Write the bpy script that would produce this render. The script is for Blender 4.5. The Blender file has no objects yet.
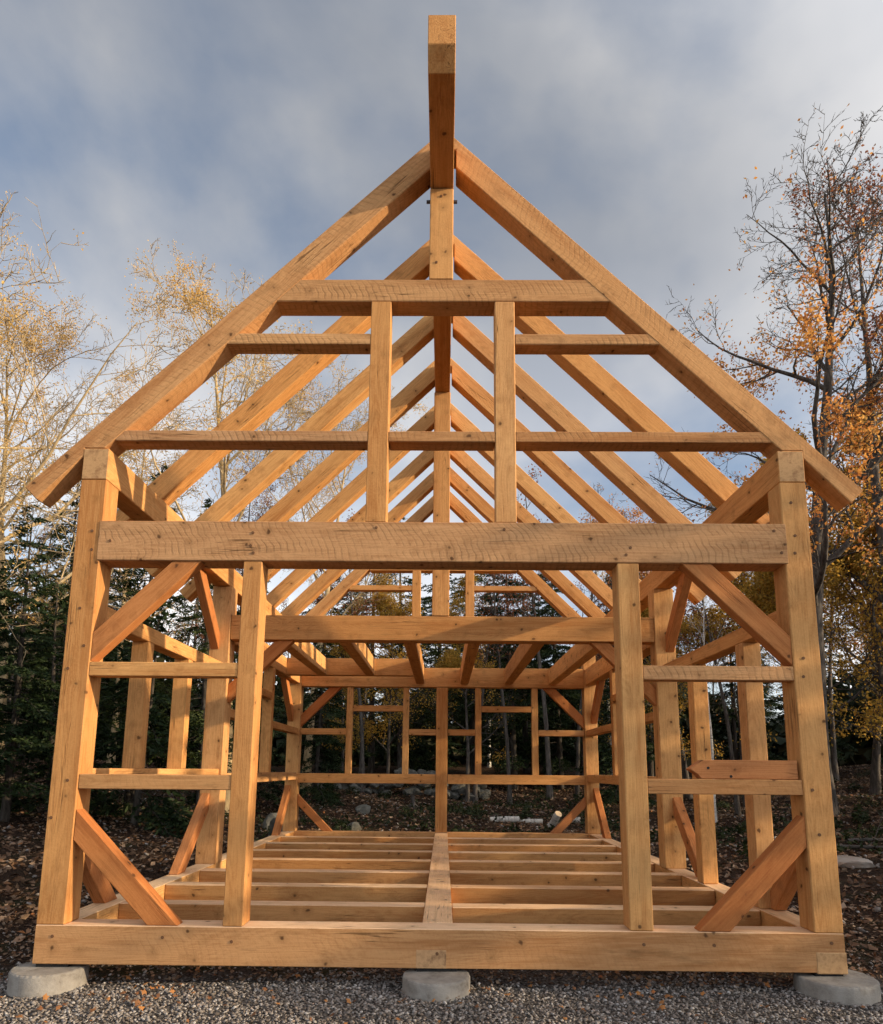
import bpy, bmesh, math, random
import numpy as np
from mathutils import Vector, Matrix, Euler
R = math.radians
random.seed(7)
S = bpy.context.scene
COL = S.collection

# ------------------------------------------------------------------ helpers
def tag(o, label=None, cat=None, group=None, kind=None):
    if label: o['label'] = label
    if cat: o['category'] = cat
    if group: o['group'] = group
    if kind: o['kind'] = kind
    return o

def empty(name, loc=(0, 0, 0), rz=0.0):
    o = bpy.data.objects.new(name, None)
    COL.objects.link(o); o.location = loc; o.rotation_euler = (0, 0, rz)
    o.empty_display_size = 0.2
    return o

def mesh_obj(name, verts, faces, mat=None, parent=None, smooth=False):
    me = bpy.data.meshes.new(name)
    me.from_pydata([tuple(v) for v in verts], [], [tuple(f) for f in faces])
    me.update()
    if mat: me.materials.append(mat)
    if smooth: me.polygons.foreach_set('use_smooth', [True] * len(me.polygons))
    o = bpy.data.objects.new(name, me); COL.objects.link(o)
    if parent: o.parent = parent
    return o

def np_mesh(name, V, F, k, mat=None):
    """fast mesh from arrays: F is (n,k) of equal sized faces"""
    me = bpy.data.meshes.new(name)
    V = np.asarray(V, dtype=np.float32); F = np.asarray(F, dtype=np.int32)
    me.vertices.add(len(V)); me.vertices.foreach_set('co', V.ravel())
    me.loops.add(F.size); me.loops.foreach_set('vertex_index', F.ravel())
    me.polygons.add(len(F))
    me.polygons.foreach_set('loop_start', np.arange(0, F.size, k, dtype=np.int32))
    me.polygons.foreach_set('loop_total', np.full(len(F), k, dtype=np.int32))
    me.update(calc_edges=True)
    if mat: me.materials.append(mat)
    return me

# ------------------------------------------------------------------ materials
class NT:
    def __init__(s, name):
        s.m = bpy.data.materials.new(name); s.m.use_nodes = True
        s.t = s.m.node_tree; s.t.nodes.clear()
        s.out = s.n('ShaderNodeOutputMaterial'); s.b = s.n('ShaderNodeBsdfPrincipled')
        s.l(s.b.outputs[0], s.out.inputs[0])
    def n(s, typ, **kw):
        nd = s.t.nodes.new(typ)
        for k, v in kw.items(): setattr(nd, k, v)
        return nd
    def l(s, a, b): s.t.links.new(a, b)
    def math(s, op, a, b=None, c=None, clamp=False):
        nd = s.n('ShaderNodeMath', operation=op); nd.use_clamp = clamp
        for i, v in enumerate((a, b, c)):
            if v is None: continue
            if isinstance(v, (int, float)): nd.inputs[i].default_value = v
            else: s.l(v, nd.inputs[i])
        return nd.outputs[0]
    def mix(s, fac, a, b, bt='MIX'):
        nd = s.n('ShaderNodeMix', data_type='RGBA', blend_type=bt)
        if isinstance(fac, (int, float)): nd.inputs[0].default_value = fac
        else: s.l(fac, nd.inputs[0])
        for i, v in ((6, a), (7, b)):
            if isinstance(v, tuple): nd.inputs[i].default_value = (*v, 1)
            else: s.l(v, nd.inputs[i])
        return nd.outputs[2]
    def noise(s, vec, scale, detail=3, rough=.55, dist=0):
        nd = s.n('ShaderNodeTexNoise'); nd.inputs['Scale'].default_value = scale
        nd.inputs['Detail'].default_value = detail; nd.inputs['Roughness'].default_value = rough
        nd.inputs['Distortion'].default_value = dist
        if vec is not None: s.l(vec, nd.inputs['Vector'])
        return nd
    def ramp(s, fac, stops, interp='LINEAR'):
        nd = s.n('ShaderNodeValToRGB'); cr = nd.color_ramp; cr.interpolation = interp
        while len(cr.elements) < len(stops): cr.elements.new(.5)
        for e, (p_, c) in zip(cr.elements, stops):
            e.position = p_; e.color = (*c, 1) if isinstance(c, tuple) else (c, c, c, 1)
        s.l(fac, nd.inputs[0]); return nd.outputs[0]
    def bump(s, h, dist, strength=1.0):
        nd = s.n('ShaderNodeBump'); nd.inputs['Distance'].default_value = dist
        nd.inputs['Strength'].default_value = strength
        s.l(h, nd.inputs['Height']); s.l(nd.outputs[0], s.b.inputs['Normal'])
    def rough(s, v): s.b.inputs['Roughness'].default_value = v
    def spec(s, v): s.b.inputs['Specular IOR Level'].default_value = v

def wood(name, light, dark, saw=0.0, weather=0.0):
    """sawn softwood, grain along local X"""
    w = NT(name)
    tc = w.n('ShaderNodeTexCoord'); oi = w.n('ShaderNodeObjectInfo')
    off = w.n('ShaderNodeCombineXYZ')
    w.l(w.math('MULTIPLY', oi.outputs['Random'], 37.0), off.inputs[0])
    w.l(w.math('MULTIPLY', oi.outputs['Random'], 11.3), off.inputs[1])
    w.l(w.math('MULTIPLY', oi.outputs['Random'], 23.7), off.inputs[2])
    add = w.n('ShaderNodeVectorMath', operation='ADD')
    w.l(tc.outputs['Object'], add.inputs[0]); w.l(off.outputs[0], add.inputs[1])
    P = add.outputs[0]
    def sc(v):
        m = w.n('ShaderNodeVectorMath', operation='MULTIPLY'); w.l(P, m.inputs[0]); m.inputs[1].default_value = v
        return m.outputs[0]
    # knots
    warp = w.noise(P, 14, 2)
    kv = w.n('ShaderNodeMixRGB'); kv.inputs[0].default_value = .045
    w.l(P, kv.inputs[1]); w.l(warp.outputs['Color'], kv.inputs[2])
    vor = w.n('ShaderNodeTexVoronoi'); vor.inputs['Scale'].default_value = 7.0
    w.l(kv.outputs[0], vor.inputs['Vector'])
    kd = vor.outputs['Distance']
    kcore = w.ramp(kd, [(0.0, 1.0), (.06, .9), (.11, 0.0), (1, 0.0)])
    khalo = w.ramp(kd, [(0.0, 1.0), (.14, .7), (.34, 0.0), (1, 0.0)])
    # growth rings (cathedral figure), bent around knots
    ringv = w.n('ShaderNodeVectorMath', operation='ADD')
    w.l(sc((0.13, 1.0, 1.0)), ringv.inputs[0])
    kb = w.n('ShaderNodeCombineXYZ'); w.l(w.math('MULTIPLY', khalo, .02), kb.inputs[1]); w.l(w.math('MULTIPLY', khalo, .02), kb.inputs[2])
    w.l(kb.outputs[0], ringv.inputs[1])
    big = w.noise(ringv.outputs[0], 4.2, 2, .5)
    rings = w.math('SINE', w.math('MULTIPLY', big.outputs['Fac'], 230.0))
    rings = w.math('MULTIPLY_ADD', rings, .5, .5)
    fine = w.noise(sc((2.2, 120, 120)), 1.0, 4, .65)
    mott = w.noise(sc((1.0, 4.0, 4.0)), 1.7, 3, .6)
    f = w.math('ADD', w.math('MULTIPLY', rings, .17), w.math('MULTIPLY', fine.outputs['Fac'], .95))
    f = w.math('ADD', f, w.math('MULTIPLY', mott.outputs['Fac'], .7))
    fuzz = w.noise(P, 75, 3, .7)
    f = w.math('ADD', f, w.math('MULTIPLY', fuzz.outputs['Fac'], .55))
    f = w.math('SUBTRACT', f, .66, clamp=True)
    col = w.ramp(f, [(0.05, light), (.5, tuple((a * .62 + b * .38) for a, b in zip(light, dark))), (.95, dark)])
    # per beam tint
    tint = w.ramp(oi.outputs['Random'], [(0, (1.06, 1.03, .98)), (.18, (.90, .80, .70)), (.36, (1.12, 1.08, 1.0)), (.52, (.84, .72, .62)), (.68, (1.06, .94, .80)), (.84, (.92, .88, .90)), (1, (1.12, .98, .82))])
    col = w.mix(1.0, col, tint, 'MULTIPLY')
    h = w.math('ADD', w.math('MULTIPLY', fine.outputs['Fac'], .7), w.math('MULTIPLY', fuzz.outputs['Fac'], .5))
    if saw:
        sx = w.n('ShaderNodeSeparateXYZ'); w.l(tc.outputs['Object'], sx.inputs[0])
        cz = w.math('ADD', sx.outputs[2], .22)
        arc = w.math('SQRT', w.math('MAXIMUM', w.math('SUBTRACT', .30, w.math('MULTIPLY', cz, cz)), .01))
        wob = w.noise(sc((1.2, 5, 5)), 1.6, 2)
        ph = w.math('ADD', w.math('MULTIPLY_ADD', arc, -1.0, sx.outputs[0]), w.math('MULTIPLY', wob.outputs['Fac'], .10))
        st = w.math('MULTIPLY_ADD', w.math('SINE', w.math('MULTIPLY', ph, 138.0)), .5, .5)
        st = w.math('POWER', st, 5.0)
        s2 = w.math('POWER', w.math('MULTIPLY_ADD', w.math('SINE', w.math('MULTIPLY', ph, 497.0)), .5, .5), 3.0)
        st = w.math('ADD', w.math('MULTIPLY', st, .75), w.math('MULTIPLY', s2, .14))
        am = w.ramp(w.noise(sc((1.0, 6, 6)), 2.3, 2).outputs['Fac'], [(.36, .05), (.62, 1.0)])
        # saw only bites the broad front faces (normal along local Y)
        st = w.math('MULTIPLY', st, am)
        col = w.mix(w.math('MULTIPLY', st, .52 * saw), col, tuple(c * .5 for c in dark))
        h = w.math('SUBTRACT', h, w.math('MULTIPLY', st, .7 * saw))
    hs = w.noise(sc((.30, 7, 7)), 1.0, 3, .55)
    hsm = w.ramp(hs.outputs['Fac'], [(.52, 0.0), (.62, 1.0)])
    hfl = w.ramp(w.noise(sc((3, 30, 30)), 1.0, 3, .6).outputs['Fac'], [(.40, 0.0), (.60, 1.0)])
    col = w.mix(w.math('MULTIPLY', w.math('MULTIPLY', hsm, w.math('MULTIPLY_ADD', hfl, .7, .3)), .55), col, (dark[0] * .88, dark[1] * .70, dark[2] * .55))
    # stains + weathering
    stn = w.ramp(w.noise(sc((2.0, 9, 9)), 1.3, 5, .7).outputs['Fac'], [(.56, 0.0), (.74, 1.0)])
    col = w.mix(w.math('MULTIPLY', stn, .42 + weather), col, tuple(c * .48 for c in dark))
    # drying checks: thin dark lines along the grain
    chk = w.noise(sc((.7, 26, 26)), 1.0, 2, .5)
    ck = w.ramp(chk.outputs['Fac'], [(.485, 0.0), (.497, 1.0), (.503, 1.0), (.515, 0.0)])
    ckm = w.ramp(w.noise(sc((1.1, 3, 3)), 1.9, 1).outputs['Fac'], [(.56, 0.0), (.66, 1.0)])
    ck = w.math('MULTIPLY', ck, ckm)
    col = w.mix(w.math('MULTIPLY', ck, .75), col, tuple(c * .3 for c in dark))
    col = w.mix(w.math('MULTIPLY', khalo, .5), col, tuple(c * .75 for c in dark))
    col = w.mix(w.math('MULTIPLY', kcore, .88), col, (.07, .030, .014))
    w.l(col, w.b.inputs['Base Color']); w.rough(.84); w.spec(.15)
    h = w.math('SUBTRACT', h, w.math('MULTIPLY', ck, 1.0))
    w.bump(h, .0022, .8)
    return w.m

def simple(name, stops, scale=6, rough=.85, bump=.004, detail=6, coord='Object', spec=.2, stretch=None, rnd=.0):
    w = NT(name); tc = w.n('ShaderNodeTexCoord')
    vec = tc.outputs[coord]
    if stretch:
        m = w.n('ShaderNodeVectorMath', operation='MULTIPLY'); w.l(vec, m.inputs[0]); m.inputs[1].default_value = stretch; vec = m.outputs[0]
    nz = w.noise(vec, scale, detail, .65)
    col = w.ramp(nz.outputs['Fac'], stops)
    if rnd:
        oi = w.n('ShaderNodeObjectInfo')
        v = w.math('MULTIPLY_ADD', oi.outputs['Random'], rnd, 1 - rnd / 2)
        cc = w.n('ShaderNodeCombineXYZ')
        for i in range(3): w.l(v, cc.inputs[i])
        col = w.mix(1.0, col, cc.outputs[0], 'MULTIPLY')
    w.l(col, w.b.inputs['Base Color']); w.rough(rough); w.spec(spec)
    w.bump(nz.outputs['Fac'], bump); return w.m

def leafmat(name, stops, trans=.35, scale=.9, rough=.6):
    """leaf colour varies leaf to leaf (random per island) and clump to clump"""
    w = NT(name); g = w.n('ShaderNodeNewGeometry'); tc = w.n('ShaderNodeTexCoord')
    nz = w.noise(tc.outputs['Object'], scale, 2)
    f = w.math('ADD', w.math('MULTIPLY', g.outputs['Random Per Island'], .6), w.math('MULTIPLY', nz.outputs['Fac'], .8))
    f = w.math('SUBTRACT', f, .2, clamp=True)
    col = w.ramp(f, stops)
    w.l(col, w.b.inputs['Base Color']); w.rough(rough); w.spec(.2)
    tr = w.n('ShaderNodeBsdfTranslucent'); w.l(col, tr.inputs[0])
    mx = w.n('ShaderNodeMixShader'); mx.inputs[0].default_value = trans
    w.l(w.b.outputs[0], mx.inputs[1]); w.l(tr.outputs[0], mx.inputs[2]); w.l(mx.outputs[0], w.out.inputs[0])
    return w.m

LT, DK = (.72, .43, .18), (.42, .195, .066)
M_wood = wood('sawn_softwood', LT, DK)
M_saw = wood('circle_sawn_softwood', (.63, .385, .19), (.36, .18, .075), saw=1.0)
M_raf = wood('faint_sawn_softwood', (.65, .39, .18), (.37, .18, .07), saw=.65)
M_top = wood('skylit_top_softwood', (.80, .60, .40), (.56, .36, .20))  # pale dry tops, lightened further to paint in light from the sky
M_jst = wood('joist_softwood', (.60, .35, .145), (.36, .16, .055))
M_red = wood('reddish_softwood', (.55, .25, .095), (.34, .125, .040))
M_sill = wood('sill_softwood', (.58, .35, .165), (.35, .175, .07), saw=.3, weather=.2)
M_end = simple('end_grain', [(.3, (.36, .20, .095)), (.5, (.52, .31, .145)), (.72, (.26, .13, .06))], 16, .85, .002)
M_patch = simple('weathered_patch', [(.3, (.34, .20, .10)), (.5, (.50, .30, .15)), (.68, (.20, .11, .055))], 14, .85, .002)
M_pegw = simple('peg_wood', [(.3, (.10, .05, .025)), (.7, (.20, .10, .05))], 60, .8, .001)
M_conc = simple('cast_concrete', [(.30, (.10, .085, .07)), (.42, (.22, .20, .175)), (.58, (.29, .27, .24)), (.72, (.20, .17, .135))], 7, .95, .012, 12)
M_pad = simple('sill_gasket', [(.3, (.012, .012, .012)), (.7, (.025, .025, .025))], 20, .8, .001)
M_steel = simple('dark_steel', [(.3, (.05, .045, .05)), (.7, (.10, .09, .09))], 30, .5, .001)

# ------------------------------------------------------------------ members of the frame
SH = -0.006           # the frame is a hair out of square, as measured on the photo
FR = empty('timber_frame', (0, 0, 0))
tag(FR, 'raw timber frame of a small steep-gabled house on a joisted floor', 'timber frame')
rw = random.Random(3)
BAS = {}

def prism(name, poly, axis, a0, a1, length_dir, mat, parent=FR, bev=.005, end_mat=None, top_mat=None):
    """extrude a polygon. axis 'y': poly is (x,z) extruded in y; 'x': poly (y,z); 'z': poly (x,y)"""
    pts = []
    for a in (a0, a1):
        for (u, v) in poly:
            if axis == 'y': q = (u, a, v)
            elif axis == 'x': q = (a, u, v)
            else: q = (u, v, a)
            pts.append(Vector((q[0] + SH * q[1], q[1], q[2])))
    n = len(poly)
    c = sum(pts, Vector()) / len(pts)
    X = Vector(length_dir).normalized()
    # local Y stays close to the world axis the member faces the viewer with
    ref = Vector((0, 1, 0)) if abs(X.y) < .8 else Vector((1, 0, 0))
    Z = X.cross(ref).normalized(); Y = Z.cross(X).normalized()
    Mx = Matrix((X, Y, Z)).transposed()
    inv = Mx.transposed()
    bm = bmesh.new()
    vs = [bm.verts.new(inv @ (q - c)) for q in pts]
    bm.faces.new(vs[:n]); bm.faces.new(list(reversed(vs[n:])))
    for i in range(n):
        j = (i + 1) % n
        bm.faces.new((vs[i], vs[n + i], vs[n + j], vs[j]))
    bmesh.ops.recalc_face_normals(bm, faces=bm.faces)
    if bev:
        bmesh.ops.bevel(bm, geom=bm.edges[:], offset=bev * rw.uniform(.7, 1.3), segments=1, affect='EDGES', profile=.5)
    me = bpy.data.meshes.new(name)
    bm.to_mesh(me); bm.free()
    me.materials.append(mat)
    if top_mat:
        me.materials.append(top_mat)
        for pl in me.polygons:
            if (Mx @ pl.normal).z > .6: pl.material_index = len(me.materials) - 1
    if end_mat:
        me.materials.append(end_mat)
        ke = len(me.materials) - 1
        for pl in me.polygons:
            if abs(pl.normal.x) > .95: pl.material_index = ke
    o = bpy.data.objects.new(name, me); COL.objects.link(o)
    MW = Matrix.Translation(c) @ Mx.to_4x4()
    if parent is not None and parent is not FR:
        o.parent = parent; o.matrix_basis = BAS[parent.name].inverted() @ MW
    else:
        o.matrix_basis = MW; o.parent = parent
    BAS[o.name] = MW
    return o

def box(name, x0, x1, y0, y1, z0, z1, mat, parent=FR, **kw):
    d = (x1 - x0, y1 - y0, z1 - z0)
    ax = max(range(3), key=lambda i: d[i])
    ld = [(1, 0, 0), (0, 1, 0), (0, 0, 1)][ax]
    kw.setdefault('end_mat', M_end)
    return prism(name, [(x0, z0), (x1, z0), (x1, z1), (x0, z1)], 'y', y0, y1, ld, mat, parent, **kw)

def peg(member, x, z, y=-.001, r=.011, proud=.004):
    """round peg end showing on the front face of a member, a sub-part of it"""
    vs = []; fs = []
    n = 10
    for k in range(n):
        a = 2 * math.pi * k / n + .2
        vs.append((math.cos(a) * r, 0.03, math.sin(a) * r))
    for k in range(n):
        a = 2 * math.pi * k / n + .2
        vs.append((math.cos(a) * r * .9, -proud, math.sin(a) * r * .9))
    for k in range(n):
        j = (k + 1) % n; fs.append((k, j, n + j, n + k))
    fs.append(tuple(range(n, 2 * n)))
    o = mesh_obj('peg', vs, fs, M_pegw)
    o.parent = member
    o.matrix_basis = BAS[member.name].inverted() @ Matrix.Translation((x + SH * y, y, z))
    return o

H, PI_ = 2.44, 2.265
L1, L2, L3 = 0.0, 2.63, 6.225           # bent front faces
ZS = .2246                               # sill / floor top
ZT0, ZT1 = 2.527, 2.801                  # tie beams
ZP0, ZP1 = 3.095, 3.325                  # wall plates
YEND = 6.40

# sills
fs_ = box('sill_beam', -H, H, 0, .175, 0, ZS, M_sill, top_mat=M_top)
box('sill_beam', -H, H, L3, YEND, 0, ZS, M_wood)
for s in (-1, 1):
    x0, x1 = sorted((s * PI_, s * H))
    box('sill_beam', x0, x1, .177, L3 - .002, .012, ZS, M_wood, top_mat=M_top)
# end grain of the side sill lapping through on the right corner
box('sill_beam_end', H - .178, H + .004, -.004, .1, -.006, .118, M_end, fs_)
box('floor_beam_end', -.125, .055, -.0012, .05, .002, .105, M_patch, fs_, bev=.001, end_mat=M_patch)
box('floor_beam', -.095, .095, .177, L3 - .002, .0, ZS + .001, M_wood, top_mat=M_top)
for k in range(7):
    y = .682 + .785 * k
    for a, b in ((-PI_ - .05, -.097), (.097, PI_ + .05)):
        zt = ZS - .002 + rw.uniform(-.003, .001)
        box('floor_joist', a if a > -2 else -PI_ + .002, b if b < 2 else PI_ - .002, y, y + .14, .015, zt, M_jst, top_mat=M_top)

# posts --------------------------------------------------------------
post_fl = box('post', -H, -PI_, 0, .17, ZS + .001, ZP0, M_wood)
post_fr = box('post', PI_, H, 0, .17, ZS + .001, ZP0, M_wood)
for s in (-1, 1):
    x0, x1 = sorted((s * 2.243, s * (H + .01)))
    box('post', x0, x1, L2, L2 + .19, ZS + .001, ZP0, M_wood)
    x0, x1 = sorted((s * 2.243, s * H))
    box('post', x0, x1, L3, L3 + .18, ZS + .002, ZP0, M_wood)
dpl = box('door_post', -1.303, -1.18, 0.0, .155, ZS + .002, ZT0 - .001, M_wood)
dpr = box('door_post', 1.162, 1.303, 0.0, .155, ZS + .002, ZT0 - .001, M_wood)
box('centre_post', -.092, .088, L3 + .004, YEND - .02, ZS + .002, ZT0 - .062, M_wood)

# ties ---------------------------------------------------------------
tie = box('tie_beam', -2.283, 2.283, -.006, .178, ZT0, ZT1, M_saw)
tie2 = box('tie_beam', -2.24, 2.24, L2 + .012, L2 + .178, ZT0 - .008, ZT1 - .018, M_red if 0 else M_wood)
tie3 = box('tie_beam', -2.24, 2.24, L3 + .004, L3 + .17, ZT0 - .055, ZT1 - .02, M_wood)

# plates -------------------------------------------------------------
for s in (-1, 1):
    x0, x1 = sorted((s * PI_, s * H))
    box('wall_plate', x0, x1, -.002, YEND, ZP0 + .001, ZP1 - .006, M_wood)

# rafters ------------------------------------------------------------
def rafter(s, y0, y1, mat):
    T, Bt = 5.863, 5.622
    pts = [(0.002, T), (2.822, T - 2.822), (2.733, T - 2.822 - .089), (2.436, 3.27), (2.436, ZP1 - .003), (2.30, ZP1 - .003),
           (.0875, Bt - .0875), (.0875, 5.685), (.002, 5.685)]
    P = [(s * a, b) for a, b in pts]
    if s < 0: P = P[::-1]
    return prism('rafter', P, 'y', y0, y1, (s, 0, -1), mat, end_mat=None)
NR = 8
for i in range(NR):
    y = .889 * i
    d = .15 if i not in (0, 7) else .165
    if i == 3: y = L2 + .012
    for s in (-1, 1):
        rafter(s, y, y + d, M_raf if i == 0 else M_wood)

# ridge, king posts ----------------------------------------------------
KX = -.014
ridge = prism('ridge_beam', [(-.885, 5.47), (-.80, 5.362), (YEND, 5.362), (YEND, 5.68), (-.885, 5.68)], 'x', KX - .084, KX + .083, (0, 1, 0), M_wood, end_mat=None)
kp = box('king_post', KX - .086, KX + .084, 0.001, .165, 4.618, 5.360, M_wood)
for s, xx in ((-1, KX - .086), (1, KX + .084)):
    b = prism('bolt', [(math.cos(a * math.pi / 4) * .012 + .07, math.sin(a * math.pi / 4) * .012 + 5.31) for a in range(8)], 'x',
              *sorted((xx, xx + s * .028)), (1, 0, 0), M_steel, kp, bev=0)
box('king_post', KX - .092, KX + .09, L2 + .004, L2 + .17, ZT1 - .017, 5.360, M_wood)
box('king_post', KX - .086, KX + .086, L3 + .008, L3 + .165, 4.618 - .03, 5.360, M_wood)

# gable framing, front and back ----------------------------------------
def gable(y, m1, dz=0.0, front=True):
    q = .003 if front else .006
    box('collar_beam', -1.205, 1.205, y + q, y + .165, 4.443 + dz, 4.617 + dz, m1)
    for s in (-1, 1):
        x0, x1 = sorted((s * .365, s * .505))
        st = box('gable_stud', x0, x1, y + .001, y + .12, ZT1 + .001 + dz * .3, 4.442 + dz, M_wood)
        # short girts from stud to rafter, third girts from stud to rafter
        x0, x1 = sorted((s * .506, s * 1.53))
        box('gable_girt', x0, x1, y + q, y + .125, 4.11 + dz, 4.192 + dz, m1)
        x0, x1 = sorted((s * .506, s * 2.235))
        box('gable_girt', x0, x1, y + q, y + .14, 3.380, 3.457, m1)
    box('gable_girt', -.364, .364, y + q, y + .14, 3.380, 3.457, m1)
gable(0.0, M_saw)
gable(L3 + .01, M_wood, -.05, False)

# front wall girts ------------------------------------------------------
for s in (-1, 1):
    x0, x1 = sorted((s * 1.304, s * 2.264))
    g = box('wall_girt', x0, x1, .004, .11, 1.755, 1.846, M_saw if s > 0 else M_wood)
    g = box('wall_girt', x0, x1, .004, .11, 1.037, 1.130, M_sill)

# braces ----------------------------------------------------------------
def brace_xz(s, xpost, xin, zpost, ztarget, up, y0, y1, mat=M_red, wid=.19):
    """45 degree knee brace in a bent; leg = run on beam"""
    leg = abs(xpost - xin)
    if up:
        P = [(s * xpost, ztarget - leg), (s * xpost, ztarget - leg + wid), (s * (xpost - leg + wid), ztarget), (s * (xpost - leg), ztarget)]
    else:
        P = [(s * xpost, ztarget + leg), (s * xpost, ztarget + leg - wid), (s * (xpost - leg + wid), ztarget), (s * (xpost - leg), ztarget)]
    return prism('brace', P, 'y', y0, y1, (s, 0, -1) if up else (-s, 0, -1), mat)
def brace_yz(s, ypost, sgn, ztarget, leg, up, x0, x1, mat=M_red, wid=.18):
    z = ztarget
    k = -1 if up else 1
    P = [(ypost, z + k * leg), (ypost, z + k * (leg - wid)), (ypost + sgn * (leg - wid), z), (ypost + sgn * leg, z)]
    xa, xb = sorted((s * x0, s * x1))
    return prism('brace', P, 'x', xa, xb, (0, sgn, -k), mat)
for s in (-1, 1):
    brace_xz(s, PI_ - .001, 1.588, 0, ZT0 - .001, True, .006, .10)
    brace_xz(s, PI_ - .001, 1.575, 0, ZS + .001, False, .006, .10)
    brace_xz(s, 2.242, 1.573, 0, ZT0 - .009, True, L2 + .05, L2 + .14)
    brace_xz(s, 2.242, 1.60, 0, ZT0 - .057, True, L3 + .05, L3 + .13)
    brace_xz(s, 2.242, 1.68, 0, ZS + .001, False, L3 + .05, L3 + .13, wid=.16)
    # along the side walls
    brace_yz(s, .171, 1, ZS + .001, .66, False, 2.345, 2.432)
    brace_yz(s, L2 - .001, -1, ZS + .001, .70, False, 2.345, 2.432)
    brace_yz(s, L2 - .001, -1, ZP0, .69, True, 2.345, 2.432)
    brace_yz(s, L3 - .001, -1, ZS + .001, .70, False, 2.345, 2.432)
    brace_yz(s, L3 - .001, -1, ZT0 - .002, .62, True, 2.345, 2.432)

# side walls ---------------------------------------------------------------
def SX(s, a, b): return sorted((s * a, s * b))
for s in (-1, 1):
    # header girts of the front bay
    x0, x1 = SX(s, 2.268, 2.40)
    box('side_girt', x0, x1, .171, L2 - .002, 2.14, 2.255, M_wood)
    # bay two, girt at loft level
    box('side_girt', *SX(s, 2.268, 2.43), L2 + .192, L3 - .002, ZT0 - .01, ZT1 - .03, M_wood)
    # bay two window
    for yy in (3.62, 4.58):
        box('side_stud', *SX(s, 2.268, 2.40), yy, yy + .11, 1.122, ZT0 - .011, M_wood)
    box('side_girt', *SX(s, 2.27, 2.39), 3.732, 4.578, 2.09, 2.18, M_wood)
    box('side_girt', *SX(s, 2.27, 2.39), 4.692, L3 - .002, 1.715, 1.808, M_wood)
    box('side_girt', *SX(s, 2.27, 2.39), L2 + .192, 3.618, 1.715, 1.808, M_wood)
    box('side_girt', *SX(s, 2.262, 2.40), L2 + .192, L3 - .002, 1.005, 1.121, M_wood)
# front bay left: window between two studs over a low girt
box('side_girt', *SX(-1, 2.266, 2.40), .171, L2 - .002, 1.045, 1.165, M_wood)
for yy in (.83, 1.65):
    box('side_stud', *SX(-1, 2.268, 2.40), yy, yy + .10, 1.166, 2.139, M_wood)
# front bay right: doorway, studs run down to the sill
for yy in (.70, 1.73):
    box('side_stud', *SX(1, 2.268, 2.40), yy, yy + .135, ZS + .002, 2.139, M_wood)

# back wall ------------------------------------------------------------------
yb0, yb1 = L3 + .03, L3 + .13
for s in (-1, 1):
    box('wall_girt', *SX(s, .094, 2.24), yb0 - .01, yb1, .96, 1.105, M_wood)
    for a in (.525, 1.42):
        box('wall_stud', *SX(s, a, a + .095), yb0, yb1 - .002, 1.106, ZT0 - .057, M_wood)
    box('wall_girt', *SX(s, .622, 1.418), yb0 + .004, yb1 - .006, 2.084, 2.176, M_wood)
    box('wall_girt', *SX(s, 1.517, 2.24), yb0 + .004, yb1 - .006, 1.712, 1.806, M_wood)
    box('wall_girt', *SX(s, .094, .523), yb0 + .004, yb1 - .006, 1.712, 1.806, M_wood)

# loft joists -------------------------------------------------------------------
for i in range(6):
    xc = -1.75 + .70 * i
    ye = L3 + .003 if i > 1 else 5.298
    box('loft_joist', xc - .066, xc + .066, L2 + .18, ye, ZT0 - .002, ZT1 - .035, M_wood)
box('loft_header', -2.264, -.418, 5.30, 5.43, ZT0 - .004, ZT1 - .03, M_wood)

# peg ends on the front faces ------------------------------------------------------
PEGS = [(post_fl, -2.32, 2.60), (post_fl, -2.33, 2.73), (post_fl, -2.31, 1.95), (post_fl, -2.40, 1.80), (post_fl, -2.33, 1.09), (post_fl, -2.36, 2.2), (post_fl, -2.41, .86),
        (post_fr, 2.33, 2.60), (post_fr, 2.34, 2.72), (post_fr, 2.32, 1.78), (post_fr, 2.33, 1.90), (post_fr, 2.32, 1.07), (post_fr, 2.34, .80), (post_fr, 2.33, 2.95),
        (tie, -1.24, 2.58), (tie, -1.26, 2.63), (tie, -1.25, 2.72), (tie, 1.22, 2.58), (tie, 1.25, 2.63), (tie, -.43, 2.85 - .09), (tie, .42, 2.75),
        (tie, -2.2, 2.66), (tie, 2.2, 2.75), (tie, 2.24, 2.6),
        (fs_, -2.33, .16), (fs_, 1.66, .15), (fs_, 2.36, .17), (fs_, -1.66, .16), (fs_, -1.24, .14), (fs_, .0, .085), (fs_, 1.24, .15),
        (kp, -.02, 5.29), (kp, -.05, 4.75)]
for m, x, z in PEGS:
    peg(m, x, z, -.0065 if m is tie else 0.0)

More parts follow.
